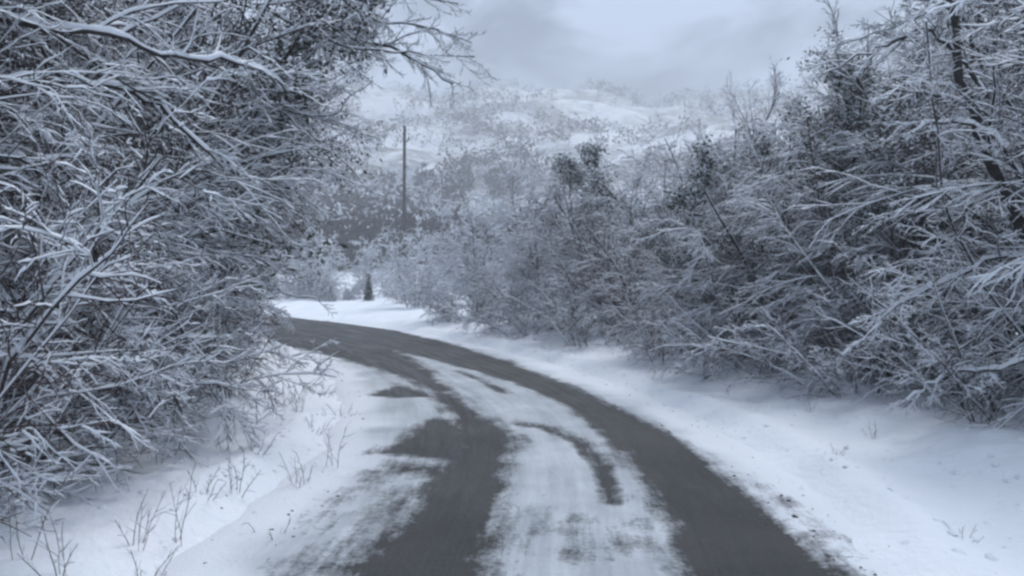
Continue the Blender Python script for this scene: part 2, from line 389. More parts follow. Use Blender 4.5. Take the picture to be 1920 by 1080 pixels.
class Proto:
    """a plant kept as shared mesh data: a list of (name, mesh, props, [children])"""
    def __init__(s): s.parts = []
    def add(s, name, me, kids_=(), **p): s.parts.append((name, me, p, list(kids_)))
def place(proto, name, loc, rz, scale, label, cat_, group=None, tilt=(0, 0)):
    r = bpy.data.objects.new(name, None); COL.objects.link(r); r.empty_display_size = 0.3
    r.location = loc; r.rotation_euler = (tilt[0], tilt[1], rz)
    r.scale = (scale,) * 3 if np.isscalar(scale) else scale
    r['label'] = label; r['category'] = cat_
    if group: r['group'] = group
    for n, me_, p, ks in proto.parts:
        c = link(n, me_, r, **p)
        for n2, me2, p2 in ks: link(n2, me2, c, **p2)
    return r

def fine(P, R, Lr, spec, rng, sd, bias=None, wf=0.24):
    """further generations; spec rows: (m,t0,t1,ang,lr,K,wob,trop,snow)"""
    tw = []; sn = []
    cur = (P, R, Lr)
    for (m, t0, t1, ang, lr, K, wob, trop, sh) in spec:
        S, D, Ln, Rr = kids(cur[0], cur[1], m, t0, t1, ang, lr, cur[2], rng, rr=0.55, bias=bias)
        Rr = np.maximum(Rr, 0.0028)
        P2, R2 = grow(S, D, Ln, Rr, K, wob, trop, rng, 0.32)
        tw.append(tube(P2, R2, 3)); sn.append(snowcap(P2, R2, sh * sd, rng, wf=wf, cover=0.80 if K <= 4 else 0.92))
        cur = (P2, R2, Ln)
    return tw, sn

def make_plant(seed, stems, spec, bark, sd=1.0, bias=None, leaves=0, leaf_mat=None, hero=None, brush=2, lsnow=0.75, wf=0.29, lsize=0.029):
    """stems: (S,D,L,R,K,wob,trop)"""
    rng = np.random.default_rng(seed); pr = Proto()
    S, D, Ln, R, K, wob, trop, name = stems
    P, RR = grow(np.array(S, float), np.array(D, float), np.array(Ln, float), np.array(R, float), K, wob, trop, rng, 0.35)
    if hero is not None: P = hero(P)
    for i in range(len(P)):
        v, q = tube(P[i:i + 1], RR[i:i + 1], 8); me_ = mesh_np(name, v, q, bark)
        v, q = snowcap(P[i:i + 1], RR[i:i + 1], 0.035 * sd, rng, sides5=True)
        ks = []
        if len(q): ks = [('snow', mesh_np('stem_snow', v, q, SNOWM), {'kind': 'stuff'})]
        pr.add(name, me_, ks)
    tw, sn = fine(P, RR, np.array(Ln, float), spec, rng, sd, bias, wf)
    if brush:
        m0 = spec[0][0] * brush
        S2, D2, L2, R2 = kids(P, RR, m0, 0.05, 0.97, 0.85, 0.30, np.array(Ln, float), rng)
        P2, R3 = grow(S2, D2, L2, np.full(len(S2), 0.0045), 6, 0.14, -0.04, rng); tw.insert(0, tube(P2, R3, 3)); sn.insert(0, snowcap(P2, R3, 0.010 * sd, rng, wf=0.26, cover=0.6))
        S3, D3, L3, R4 = kids(P2, R3, 7, 0.05, 0.97, 0.7, 0.55, L2, rng)
        P3, R5 = grow(S3, D3, L3, np.full(len(S3), 0.0032), 4, 0.16, -0.02, rng); tw.insert(0, tube(P3, R5, 3))
    v, q = cat(tw); pr.add('twigs', mesh_np('twigs', v, q, bark), kind='stuff')
    v, q = cat(sn); pr.add('snow', mesh_np('twig_snow', v, q, SNOWM), kind='stuff')
    tips = tw[-1][0]
    if leaves:
        c = tips[rng.integers(0, len(tips), leaves)] + rng.normal(0, 0.05, (leaves, 3))
        add_leaves(pr, c, rng, leaf_mat or LEAF, size=lsize, snowshare=lsnow)
    pr.tris = sum(len(m_.polygons) * 2 for _, m_, _, _ in pr.parts)
    return pr
def add_leaves(pr, c, rng, lm, size=0.029, snowshare=0.75):
    n = len(c)
    def quads(c, sz, droop):
        n = len(c); a = nrm(rng.normal(0, 1, (n, 3)) * np.array((1, 1, 0.5)) + np.array((0, 0, droop)))
        b = nrm(np.cross(a, rng.normal(0, 1, (n, 3)) * 0.5 + UP)); k = np.cross(a, b)
        s = (sz * (0.6 + 0.8 * rng.random(n)))[:, None]
        V = np.stack([c, c + a * s + b * s * 0.45 + k * s * 0.12, c + a * s * 2, c + a * s - b * s * 0.45 + k * s * 0.12], 1)
        return V.reshape(-1, 3), np.arange(n * 4).reshape(n, 4)
    v, q = quads(c, size, -0.25); pr.add('leaves', mesh_np('leaves', v, q, lm, smooth=False), kind='stuff')
    m = int(n * snowshare); j = rng.integers(0, n, m)
    v, q = quads(c[j] + np.array((0, 0, size * 0.5)), size * 1.05, 0.0)
    pr.add('snow', mesh_np('leaf_snow', v, q, SNOWM, smooth=False), kind='stuff')

def ring_stems(rng, n, rad, spread, L, R, K, wob, trop, name='stem', lean=(0, 0)):
    S = []; D = []; Ln = []; Rr = []
    for i in range(n):
        a = 2 * math.pi * (i + rng.random()) / n; k = math.sqrt(rng.random())
        S.append((math.cos(a) * rad * k, math.sin(a) * rad * k, -0.15))
        t = spread * (0.35 + 0.8 * rng.random()); D.append((math.cos(a) * t + lean[0], math.sin(a) * t + lean[1], 1))
        Ln.append(L * (0.7 + 0.45 * rng.random())); Rr.append(R * (0.7 + 0.5 * rng.random()))
    return (S, D, Ln, Rr, K, wob, trop, name)

R0 = np.random.default_rng(11)
PR = {}
# arching multi-stem bushes about 3.5 m high, branches bowed by snow
PR['arch0'] = make_plant(100, ring_stems(R0, 8, 0.55, 0.50, 3.7, 0.016, 14, 0.10, -0.03),
    [(15, 0.08, 0.97, 0.85, 0.42, 8, 0.13, -0.09, 0.013), (10, 0.08, 0.97, 0.65, 0.46, 6, 0.14, -0.06, 0.010), (6, 0.08, 0.95, 0.6, 0.55, 4, 0.15, -0.03, 0.008)], BARK)
# the same kind where the branches all sweep over and down towards the light of the road (+x)
for k in (1, 2):
    PR['arch%d' % k] = make_plant(100 + k, ring_stems(R0, 8, 0.6, 0.40, 4.0, 0.017, 14, 0.08, -0.035, lean=(0.30, 0)),
        [(15, 0.15, 0.98, 0.7, 0.46, 10, 0.09, -0.10, 0.013), (11, 0.08, 0.97, 0.5, 0.44, 7, 0.11, -0.06, 0.010), (6, 0.08, 0.95, 0.5, 0.52, 4, 0.13, -0.04, 0.008)],
        [BARK, BARKR, BARK][k], bias=(0.42, 0.0, -0.16))
# low dense scrub about 1.8 m
for k in range(2):
    PR['low%d' % k] = make_plant(200 + k, ring_stems(R0, 12, 0.6, 0.95, 1.9, 0.011, 9, 0.10, -0.06),
        [(8, 0.08, 0.97, 0.75, 0.5, 7, 0.14, -0.08, 0.013), (8, 0.08, 0.97, 0.7, 0.5, 5, 0.15, -0.05, 0.010), (5, 0.08, 0.95, 0.7, 0.5, 4, 0.16, 0, 0.008)],
        [BARK, BARKR][k])
# bare broadleaf tree, fan of ascending twigs, about 6.5 m
for k in range(2):
    PR['tree%d' % k] = make_plant(300 + k, ring_stems(R0, 4, 0.2, 0.32, 5.6, 0.050, 14, 0.06, 0.03, 'trunk'),
        [(13, 0.12, 0.98, 0.62, 0.40, 9, 0.10, 0.010, 0.015), (11, 0.1, 0.98, 0.55, 0.46, 6, 0.12, 0.0, 0.011), (7, 0.1, 0.97, 0.55, 0.52, 4, 0.13, 0.0, 0.009)],
        [BARK, BARKD][k])
# evergreen shrub with small leaves
PR['green'] = make_plant(400, ring_stems(R0, 7, 0.35, 0.5, 2.6, 0.028, 9, 0.07, 0.0),
        [(8, 0.15, 0.98, 0.7, 0.42, 6, 0.12, 0.0, 0.02), (6, 0.1, 0.97, 0.7, 0.5, 5, 0.14, 0.0, 0.014), (3, 0.1, 0.95, 0.7, 0.5, 3, 0.16, 0, 0.010)],
        BARKD, leaves=26000, lsnow=1.0, lsize=0.023)
for k in range(2):   # thickly frosted bushes for beyond the bend
    PR['rime%d' % k] = make_plant(600 + k, ring_stems(R0, 7, 0.55, 0.55, 3.6, 0.020, 12, 0.09, -0.03),
        [(11, 0.06, 0.97, 0.85, 0.44, 7, 0.13, -0.07, 0.034), (8, 0.08, 0.97, 0.7, 0.48, 5, 0.15, -0.04, 0.030), (5, 0.08, 0.95, 0.65, 0.55, 3, 0.16, -0.02, 0.026)],
        BARK, brush=1, wf=0.55)
PR['withered'] = make_plant(500, ring_stems(R0, 7, 0.45, 0.45, 2.9, 0.026, 9, 0.07, 0.0),
        [(9, 0.08, 0.98, 0.75, 0.42, 6, 0.12, 0.0, 0.016), (6, 0.1, 0.97, 0.7, 0.5, 5, 0.14, 0.0, 0.012), (3, 0.1, 0.95, 0.7, 0.5, 3, 0.16, 0, 0.009)],
        BARKD, leaves=22000, leaf_mat=BROWN, lsnow=0.35, lsize=0.015, brush=3)
print('tris', {k: p.tris for k, p in PR.items()})

# where things stand: x, y on the ground -> z
def gz_at(x, y):
    X = np.array([x], float); Y = np.array([y], float)
    return float(terrain_z(X, Y, signed_lat(X, Y))[0])
def put(kind, name, x, y, rz, s, label, cat_, group=None, tilt=(0, 0)):
    return place(PR[kind], name, (x, y, gz_at(x, y) - 0.03), math.radians(rz), s, label, cat_, group, tilt)

G_L = 'snow-laden bushes along the left of the road'
G_R = 'snow-laden bushes along the right of the road'
LEFT = [  # kind, x, y, rot, scale, label
 ('arch0', -3.8, 4.6, 20, 1.05, 'L1'), ('arch2', -4.7, 6.3, -15, 1.0, 'L2'), ('arch1', -5.4, 8.2, 0, 1.0, 'L3'), ('arch0', -5.4, 10.4, 75, 1.05, 'L4'),
 ('arch1', -7.7, 12.8, 10, 1.1, 'L5'), ('arch2', -9.5, 15.3, -10, 1.15, 'L6'), ('arch0', -10.0, 18.3, 300, 1.3, 'L7'),
 ('low0', -3.4, 5.0, 30, 0.9, 'L8'), ('low1', -3.3, 6.7, 200, 0.85, 'L9'), ('low0', -3.9, 8.4, 100, 0.9, 'L10'), ('low1', -4.3, 10.4, 60, 0.9, 'L11'), ('low0', -5.8, 12.9, 270, 0.9, 'L12'),
 ('low1', -3.1, 3.9, 130, 1.0, 'L13'), ('low1', -3.3, 5.9, 310, 0.85, 'L27'), ('low0', -3.6, 4.6, 220, 1.2, 'L28'), ('low1', -4.4, 7.6, 20, 1.15, 'L29'), ('low0', -5.2, 9.6, 170, 1.2, 'L30'), ('low0', -6.9, 15.2, 20, 1.0, 'L21'),
 ('tree0', -5.8, 7.6, 50, 1.0, 'L14'), ('tree1', -6.6, 10.4, 200, 1.05, 'L15'), ('tree0', -7.7, 13.6, 120, 1.15, 'L16'), ('tree1', -5.6, 5.1, 10, 1.0, 'L17'),
 ('withered', -5.0, 7.6, 0, 1.75, 'L31'), ('withered', -6.4, 10.8, 80, 1.9, 'L32'), ('withered', -4.9, 5.2, 160, 1.4, 'L33'), ('green', -4.9, 9.0, 240, 1.9, 'L34'), ('withered', -8.2, 13.8, 240, 2.0, 'L35'),
 ('tree0', -6.4, 13.2, 200, 1.25, 'L36'), ('tree1', -7.2, 16.5, 20, 1.3, 'L37'), ('withered', -6.2, 13.0, 50, 1.9, 'L38'), ('withered', -7.8, 16.2, 150, 2.1, 'L39'), ('tree0', -5.6, 10.8, 280, 1.1, 'L40'),
 ('arch2', -5.4, 6.2, 9, 1.4, 'L18'), ('arch1', -7.3, 8.9, 5, 1.5, 'L19'), ('arch0', -7.6, 11.9, 220, 1.5, 'L20'),
 ('tree1', -8.0, 9.0, 90, 1.3, 'L22'), ('tree0', -9.3, 12.5, 0, 1.35, 'L23'), ('tree1', -9.6, 17.0, 140, 1.35, 'L24'), ('arch1', -9.7, 14.9, 19, 1.7, 'L25'), ('tree0', -7.4, 6.0, 300, 1.2, 'L26'),
]
RIGHT = [
 ('arch0', 4.9, 6.7, 40, 0.92, 'R1'), ('arch1', 4.4, 8.7, 159, 0.88, 'R2'), ('arch2', 3.9, 10.7, 181, 0.82, 'R3'), ('arch0', 3.2, 13.0, 110, 0.86, 'R4'),
 ('arch1', 2.2, 15.6, 160, 0.88, 'R5'), ('arch2', 1.0, 18.6, 166, 0.92, 'R6'), ('rime1', -0.6, 22.3, 340, 1.05, 'R7'),
 ('low0', 4.2, 6.6, 30, 0.85, 'R8'), ('low1', 3.6, 8.2, 100, 0.85, 'R9'), ('low0', 3.1, 10.0, 200, 0.85, 'R10'), ('low1', 2.4, 12.0, 310, 0.85, 'R11'), ('low0', 1.5, 14.4, 60, 0.85, 'R12'),
 ('low1', 0.4, 17.2, 150, 0.85, 'R13'), ('low0', -1.2, 21.0, 250, 0.9, 'R14'),
 ('tree0', 6.9, 8.6, 90, 1.15, 'R15'), ('tree1', 5.7, 10.4, 210, 1.05, 'R16'), ('tree0', 7.8, 12.5, 0, 1.2, 'R17'), ('tree1', 4.5, 19.0, 130, 0.98, 'R18'),
 ('tree0', 7.2, 22, 260, 0.85, 'R19'),
 ('green', 5.2, 12.4, 120, 1.5, 'R20'), ('green', 4.9, 18.6, 40, (2.2, 2.2, 1.62), 'R21'), ('green', 4.7, 9.6, 170, 1.0, 'R22'), ('green', 6.3, 13.2, 290, 1.55, 'R23'),
 ('arch2', 6.6, 7.4, 181, 1.4, 'R24'), ('arch1', 5.4, 13.4, 160, 1.0, 'R25'), ('arch0', 4.4, 16.4, 180, 0.95, 'R26'), ('rime1', 3.0, 21.0, 185, 1.2, 'R27'),
 ('withered', 5.9, 8.4, 0, 1.3, 'R33'), ('withered', 4.5, 12.2, 90, 1.1, 'R34'), ('withered', 2.6, 15.9, 180, 1.0, 'R35'), ('green', 4.3, 9.0, 300, 0.9, 'R36'), ('green', 3.4, 12.4, 30, 0.8, 'R37'),
 ('green', 4.15, 10.9, 330, 1.3, 'R38'),
 ('arch1', 6.2, 10.2, 188, 1.15, 'R28'), ('tree1', 8.6, 10.0, 60, 1.25, 'R29'), ('rime0', 6.6, 17.5, 90, 1.25, 'R30'), ('rime1', 1.8, 26, 172, 1.2, 'R31'), ('rime0', 6.0, 26, 173, 1.4, 'R32'),
]
FAR = [
 ('rime1', -3.4, 28, 20, 0.76, 'F1'), ('rime0', -6.5, 37, 120, 0.89, 'F2'), ('rime1', -10.5, 40, 220, 0.89, 'F3'), ('rime0', -14.5, 42, 300, 0.93, 'F4'), ('rime1', -2.6, 33, 80, 0.89, 'F5'),
 ('low1', -4.0, 31.0, 10, 0.76, 'F6'), ('rime0', -8.8, 36.2, 60, 0.7, 'F15'), ('rime1', -10.6, 37.6, 160, 0.8, 'F16'), ('low0', -7.6, 35.2, 80, 0.8, 'F17'), ('low0', -9.0, 36.0, 130, 0.76, 'F7'), ('low1', -11.8, 38.5, 200, 0.76, 'F8'), ('rime0', -1.0, 29, 45, 0.83, 'F9'), ('rime1', 0.8, 38, 100, 0.89, 'F10'),
 ('rime0', -18.5, 45, 0, 1.03, 'F11'), ('rime1', -6, 45, 200, 0.96, 'F12'), ('rime0', -12, 49, 20, 1.03, 'F13'), ('rime1', -2.5, 42, 100, 0.93, 'F14'),
]
ORD = 'first second third fourth fifth sixth seventh eighth ninth tenth eleventh twelfth thirteenth fourteenth fifteenth sixteenth'.split()
LOOK = {'arch0': 'tall grey-twigged bush bowed by snow', 'arch1': 'tall reddish-twigged bush bowed by snow', 'arch2': 'spreading grey bush with bowed snowy stems', 'rime0': 'thickly frosted white bush', 'rime1': 'thickly frosted grey-white bush',
        'low0': 'low grey scrub bush under snow', 'low1': 'low reddish scrub bush under snow', 'tree0': 'bare tree with fine frosted twigs', 'tree1': 'bare dark-trunked tree with frosted twigs',
        'green': 'dark evergreen bush dusted with snow', 'withered': 'bush of withered brown leaves under snow'}
SIDE = {'L': 'left of the road', 'R': 'right of the road', 'F': 'beyond the bend'}
for grp, lst in ((G_L, LEFT), (G_R, RIGHT), ('snow-laden bushes beyond the bend', FAR)):
    for k in sorted({e[0] for e in lst}):
        mine = sorted([e for e in lst if e[0] == k], key=lambda e: e[2])
        for i, (_, x, y, rz, s, tag_) in enumerate(mine):
            side = SIDE[tag_[0]]
            lab = '%s %s, %s' % (LOOK[k], side, 'the only one there' if len(mine) == 1 else 'nearest such' if i == 0 else 'farthest such' if i == len(mine) - 1 else ORD[i] + ' from the near end')
            nm, ct = {'a': ('bare_bush', 'bush'), 'r': ('frosted_bush', 'bush'), 'w': ('withered_bush', 'bush'), 'l': ('low_bush', 'bush'), 't': ('bare_tree', 'tree'), 'g': ('evergreen_bush', 'bush')}[k[0]]
            put(k, nm, x, y, rz, s, lab, ct, grp)

# ------------------------------------------------------------------ trees whose single limbs the photo shows
def smooth_line(P, K):
    P = np.array(P, float); C = catmull(P, 12) if len(P) > 2 else P
    q = np.r_[0, np.cumsum(np.linalg.norm(np.diff(C, axis=0), axis=1))]; t = np.linspace(0, q[-1], K)
    return np.stack([np.interp(t, q, C[:, i]) for i in range(3)], 1), q[-1]
def limb_tree(name, seed, base, trunks, limbs, bark, label, group=None, cover=1.0, spec=None, trunk_name='trunk', cat_='tree'):
    """trunks / limbs: (points, radius at start, snow depth, child density)"""
    rng = np.random.default_rng(seed); base = np.array(base, float)
    r = bpy.data.objects.new(name, None); COL.objects.link(r); r.location = base; r['label'] = label; r['category'] = cat_
    if group: r['group'] = group
    tw = []; sn = []
    for nm, lst in ((trunk_name, trunks), ('branch', limbs)):
        for pt, rad, sh, dens in lst:
            K = 22; P, Ln = smooth_line(pt, K); P = P - base
            P[1:-1] += rng.normal(0, 0.010, (K - 2, 3)) * (1 + 12 * rad)
            R = rad * (1 - 0.72 * np.linspace(0, 1, K))
            v, q = tube(P[None], R[None], 9); b = link(nm, mesh_np(nm, v, q, bark), r)
            if sh > 0:
                v, q = snowcap(P[None], R[None], sh, rng, sides5=True)
                if len(q): link('snow', mesh_np('branch_snow', v, q, SNOWM), b, kind='stuff')
            if dens > 0:
                n1 = max(3, int(dens * Ln))
                sp = spec or [(n1, 0.12, 0.99, 0.62, 0.36, 8, 0.11, -0.04, 0.016), (8, 0.1, 0.97, 0.6, 0.46, 6, 0.13, -0.03, 0.012), (5, 0.1, 0.95, 0.6, 0.5, 4, 0.14, 0.0, 0.009)]
                sp = [(n1,) + tuple(sp[0][1:])] + list(sp[1:])
                a_, b_ = fine(P[None], R[None], np.array([min(Ln, 3.2)]), sp, rng, 0.6 + 0.4 * cover)
                tw += a_; sn += b_
    v, q = cat(tw); link('twigs', mesh_np('twigs', v, q, bark), r, kind='stuff')
    v, q = cat(sn); link('snow', mesh_np('twig_snow', v, q, SNOWM), r, kind='stuff')
    return r
def PL(*a): return [PD(*p) for p in a]
limb_tree('leaning_tree', 1, (-4.3, 4.9, 0.1), [([(-4.3, 4.9, 0), (-4.1, 5.0, 1.2), (-3.7, 5.0, 2.4), (-3.3, 5.1, 3.6), (-2.9, 5.4, 4.6)], 0.085, 0.03, 3)],
 [(PL((-140, 150, 5.0), (30, 60, 5.0), (130, 150, 5.1), (230, 165, 5.2), (320, 215, 5.3), (420, 315, 5.5)), 0.030, 0.045, 7),
  (PL((-60, 35, 4.7), (100, 58, 4.8), (220, 66, 4.9), (330, 112, 5.2), (460, 125, 5.6), (590, 190, 6.0)), 0.024, 0.030, 7),
  (PL((-110, 230, 4.8), (60, 225, 4.8), (110, 300, 4.8), (150, 345, 4.9), (215, 372, 5.0)), 0.026, 0.040, 6),
  (PL((-120, 330, 4.6), (20, 290, 4.6), (75, 335, 4.7), (90, 420, 4.8), (170, 520, 4.8)), 0.020, 0.030, 6),
  (PL((-90, 560, 4.6), (60, 570, 4.7), (180, 600, 4.9), (290, 690, 5.1), (350, 800, 5.2)), 0.018, 0.026, 7),
  (PL((-90, 420, 5.3), (120, 390, 5.4), (260, 470, 5.6), (340, 620, 5.8), (430, 790, 6.0)), 0.020, 0.028, 7)],
 BARK, 'leaning tree at the left edge with long drooping snow-covered limbs')
limb_tree('overhanging_tree', 2, (-5.0, 9.2, 0.1), [([(-5.0, 9.2, 0), (-4.9, 9.2, 2), (-4.6, 9.1, 3.6), (-4.2, 9.0, 5.0), (-3.6, 8.9, 6.2)], 0.10, 0.03, 3)],
 [(PL((420, -40, 8.9), (560, 10, 8.8), (640, 62, 8.7), (700, 82, 8.6), (770, 108, 8.5), (850, 158, 8.3)), 0.034, 0.012, 8),
  (PL((480, -120, 8.9), (620, -20, 8.8), (700, 40, 8.7), (790, 50, 8.6), (885, 82, 8.5)), 0.024, 0.010, 8),
  (PL((520, 30, 8.8), (620, 80, 8.5), (690, 95, 8.2), (750, 100, 8.0), (890, 108, 7.8)), 0.018, 0.010, 7),
  (PL((560, -160, 9.2), (680, -60, 9.0), (770, -10, 8.9), (860, 10, 8.8)), 0.020, 0.010, 8),
  (PL((430, 190, 8.9), (560, 215, 8.9), (630, 215, 8.9), (655, 185, 8.9), (700, 152, 8.8)), 0.016, 0.010, 2),
  (PL((380, 130, 9.0), (500, 180, 9.0), (580, 260, 8.9), (640, 330, 8.8)), 0.020, 0.020, 6),
  (PL((330, 500, 9.2), (420, 530, 9.1), (500, 540, 9.0), (600, 566, 8.8)), 0.018, 0.030, 1)],
 BARKD, 'dark tree on the left whose bare limb overhangs the road against the sky', cover=0.3, spec=[(6, 0.12, 0.99, 0.55, 0.27, 8, 0.11, -0.02, 0.012), (6, 0.1, 0.97, 0.6, 0.5, 6, 0.13, -0.02, 0.008), (3, 0.1, 0.95, 0.6, 0.5, 4, 0.14, 0.0, 0.006)])
limb_tree('arching_tree', 3, (4.6, 6.9, 0.1), [([(4.6, 6.9, 0), (4.45, 6.9, 1.5), (4.0, 6.9, 2.6), (3.8, 7.0, 3.8), (3.7, 7.2, 5.0)], 0.07, 0.02, 3)],
 [(PL((2010, 420, 6.6), (1915, 335, 6.5), (1870, 265, 6.5), (1800, 228, 6.5), (1730, 236, 6.4), (1690, 260, 6.3)), 0.026, 0.040, 5),
  (PL((1850, 180, 6.9), (1740, 60, 7.0), (1640, 95, 7.1), (1540, 140, 7.2)), 0.022, 0.014, 7),
  (PL((1840, 130, 7.0), (1780, 10, 7.0), (1680, 50, 7.0), (1560, 90, 7.1)), 0.016, 0.012, 6),
  (PL((1990, 500, 6.3), (1880, 480, 6.3), (1790, 520, 6.3), (1700, 560, 6.2), (1620, 640, 6.2)), 0.020, 0.032, 7),
  (PL((1990, 640, 6.2), (1880, 690, 6.2), (1780, 700, 6.2), (1690, 760, 6.2)), 0.018, 0.028, 6)],
 BARKD, 'tree at the right edge with a thick snow-covered limb arching down', cover=0.8)

# ------------------------------------------------------------------ far things on the hillside
def hit(px, py, d0=20, d1=440):
    """where the view line through a photo pixel meets the terrain"""
    d = np.arange(d0, d1, 0.5); x = (px - 960) / FPX * d; zz = CAMH + (HOR - py) / FPX * d
    t = terrain_z(x, d, signed_lat(x, d)); k = np.argmax(t > zz)
    return np.array((x[k], d[k], t[k]))
def tufts(C, H, rng, m, wide, upw=0.9):
    """many small crowns: m slender blades each"""
    n = len(C); c = np.repeat(C, m, 0); h = np.repeat(H, m)
    o = nrm(rng.normal(0, 1, (n * m, 3)) + np.array((0, 0, upw)))
    st = c + rng.normal(0, 1, (n * m, 3)) * np.c_[h, h, h] * np.array((0.16, 0.16, 0.12)) + np.c_[0 * h, 0 * h, h * (0.15 + 0.45 * rng.random(n * m))]
    e = st + o * (h * (0.12 + 0.14 * rng.random(n * m)))[:, None]
    sd_ = nrm(np.cross(o, rng.normal(0, 1, (n * m, 3)))) * (wide * h)[:, None]; s2 = nrm(np.cross(o, sd_)) * (wide * h)[:, None] * 0.6
    V = np.stack([st - sd_, st + sd_ * 0.5 + s2, st + sd_ * 0.5 - s2, e], 1).reshape(-1, 3)
    k = np.arange(n * m)[:, None] * 4
    T = np.concatenate([k + np.array((0, 1, 3)), k + np.array((1, 2, 3)), k + np.array((2, 0, 3))])
    return V, T
rw = np.random.default_rng(77)
n0 = 17000
a0 = rw.uniform(-0.75, 0.75, n0); r0 = 75 + 330 * rw.random(n0) ** 1.2
wx, wy = r0 * np.sin(a0), r0 * np.cos(a0)
msk = fbm(wx / 26 + 40, wy / 17 + 9, 4, 55) + 0.14 * (1 - sstep(90, 260, r0)) - 0.01
keepw = (msk > 0.555); wx, wy, r0, msk = wx[keepw], wy[keepw], r0[keepw], msk[keepw]
wz = terrain_z(wx, wy, np.full(len(wx), 30.0))
H = rw.uniform(2.6, 6.5, len(wx)) * (1 + r0 / 900); Cw = np.c_[wx, wy, wz - 0.3]
print('far trees', len(wx))
dark = rw.random(len(wx)) < 0.10 + 0.88 * sstep(0.44, 0.56, fbm(wx / 19 + 7, wy / 12, 3, 91))
V, T3 = tufts(Cw[dark], H[dark], rw, 12, 0.050, 0.2); me = mesh_np('woods', V, None, FARBARK, False, T3)
link('hillside_woods', me, kind='stuff')
V, T3 = tufts(Cw[~dark], H[~dark], rw, 10, 0.028, 0.9); me = mesh_np('frosted_woods', V, None, SNOWM, False, T3)
link('frosted_woods', me, kind='stuff')

# utility pole
def cyl(p0, p1, r0_, r1_, n=12):
    P = np.array([p0, (np.array(p0) + np.array(p1)) / 2, p1], float)[None]; R = np.array([[r0_, (r0_ + r1_) / 2, r1_]])
    d = nrm(P[0, 2] - P[0, 0]); a = nrm(np.cross(d, np.array((0.3, 1, 0.2)))); b = np.cross(d, a)
    ph = 2 * np.pi * np.arange(n) / n
    V = np.concatenate([P[0, k] + R[0, k] * (np.cos(ph)[:, None] * a + np.sin(ph)[:, None] * b) for k in (0, 2)] + [P[0, 0:1], P[0, 2:3]])
    i = np.arange(n); j = (i + 1) % n
    Q_ = np.stack([i, j, j + n, i + n], 1); T_ = np.concatenate([np.stack([j, i, np.full(n, 2 * n)], 1), np.stack([i + n, j + n, np.full(n, 2 * n + 1)], 1)])
    return V, Q_, T_
def solid(name, V, Q_, T_, m_, parent=None, **p): return link(name, mesh_np(name, V, Q_, m_, False, T_), parent, **p)
def boxm(name, lo, hi, m_, parent=None, jitter=0, **p):
    v = np.array([(x, y, z_) for x in (lo[0], hi[0]) for y in (lo[1], hi[1]) for z_ in (lo[2], hi[2])], float)
    if jitter: v += np.random.default_rng(int(lo[0] * 100) % 999).normal(0, jitter, v.shape)
    q_ = np.array([(0, 1, 3, 2), (4, 6, 7, 5), (0, 4, 5, 1), (2, 3, 7, 6), (0, 2, 6, 4), (1, 5, 7, 3)])
    return solid(name, v, q_, None, m_, parent, **p)
WOOD = noisemat('weathered_wood', (0.07, 0.065, 0.06), (0.13, 0.12, 0.11), 4, 0.9)
px_, py_ = -6.05, 45.0; pz = gz_at(px_, py_)
pole = bpy.data.objects.new('utility_pole', None); COL.objects.link(pole); pole.location = (px_, py_, pz)
pole['label'] = 'tall thin dark pole rising above the frosted bushes beyond the bend'; pole['category'] = 'pole'
solid('post', *cyl((0, 0, -0.4), (0.05, 0, 9.7 - pz), 0.12, 0.08), WOOD, pole)
solid('bracket', *cyl((0.02, 0, 8.7 - pz), (0.30, 0, 8.95 - pz), 0.03, 0.03, 8), WOOD, pole)
solid('insulator', *cyl((0.30, 0, 8.92 - pz), (0.30, 0, 9.10 - pz), 0.05, 0.03, 8), WOOD, pole)

# small dark shed with snow on its roof, left of the pole
hx, hy, hz_ = hit(712, 402, 60); sh = bpy.data.objects.new('shed', None); COL.objects.link(sh); sh.location = (hx, hy, hz_)
sh['label'] = 'small dark shed with a flat snow-covered roof beyond the pole'; sh['category'] = 'shed'
k = hy / FPX; w2 = 24 * k; h2 = 26 * k
boxm('wall', (-w2, 0, -1), (w2, 3, h2), WOOD, sh); boxm('roof', (-w2 - 5 * k, -0.4, h2), (w2 + 9 * k, 3.4, h2 + 3 * k), WOOD, sh)
boxm('snow', (-w2 - 5 * k, -0.4, h2 + 3 * k + 0.003), (w2 + 9 * k, 3.4, h2 + 9 * k), SNOWM, sh, jitter=0.05)
boxm('door', (-w2 * 0.3, -0.04, -0.1), (w2 * 0.25, 0, h2 * 0.75), BARKD, sh)

# little conifer on the far verge
def conifer(name, loc, h, label, snow=0.5):
    rng = np.random.default_rng(5); r = bpy.data.objects.new(name, None); COL.objects.link(r); r.location = loc; r['label'] = label; r['category'] = 'tree'
    solid('trunk', *cyl((0, 0, -0.2), (0, 0, h * 0.95), 0.03 * h, 0.006 * h, 8), BARKD, r)
    n = 1500; t = rng.random(n) ** 1.25; a = rng.random(n) * 6.283; rad = h * 0.21 * (1 - t) * (0.35 + 0.65 * rng.random(n)) * (1 + 0.25 * np.sin(t * 40))
    c = np.c_[np.cos(a) * rad, np.sin(a) * rad, h * (0.05 + 0.95 * t) - rad * 0.35]
    class P_: pass
    pr = Proto(); add_leaves(pr, c, rng, LEAF, size=0.035 * h, snowshare=snow)
    for n_, me_, p_, ks in pr.parts: link('needles' if n_ == 'leaves' else n_, me_, r, **p_)
    return r
cx, cy = -6.0, 33.6
conifer('conifer', (cx, cy, gz_at(cx, cy)), 1.15, 'small dark pointed conifer standing on the bright far verge', 0.4)

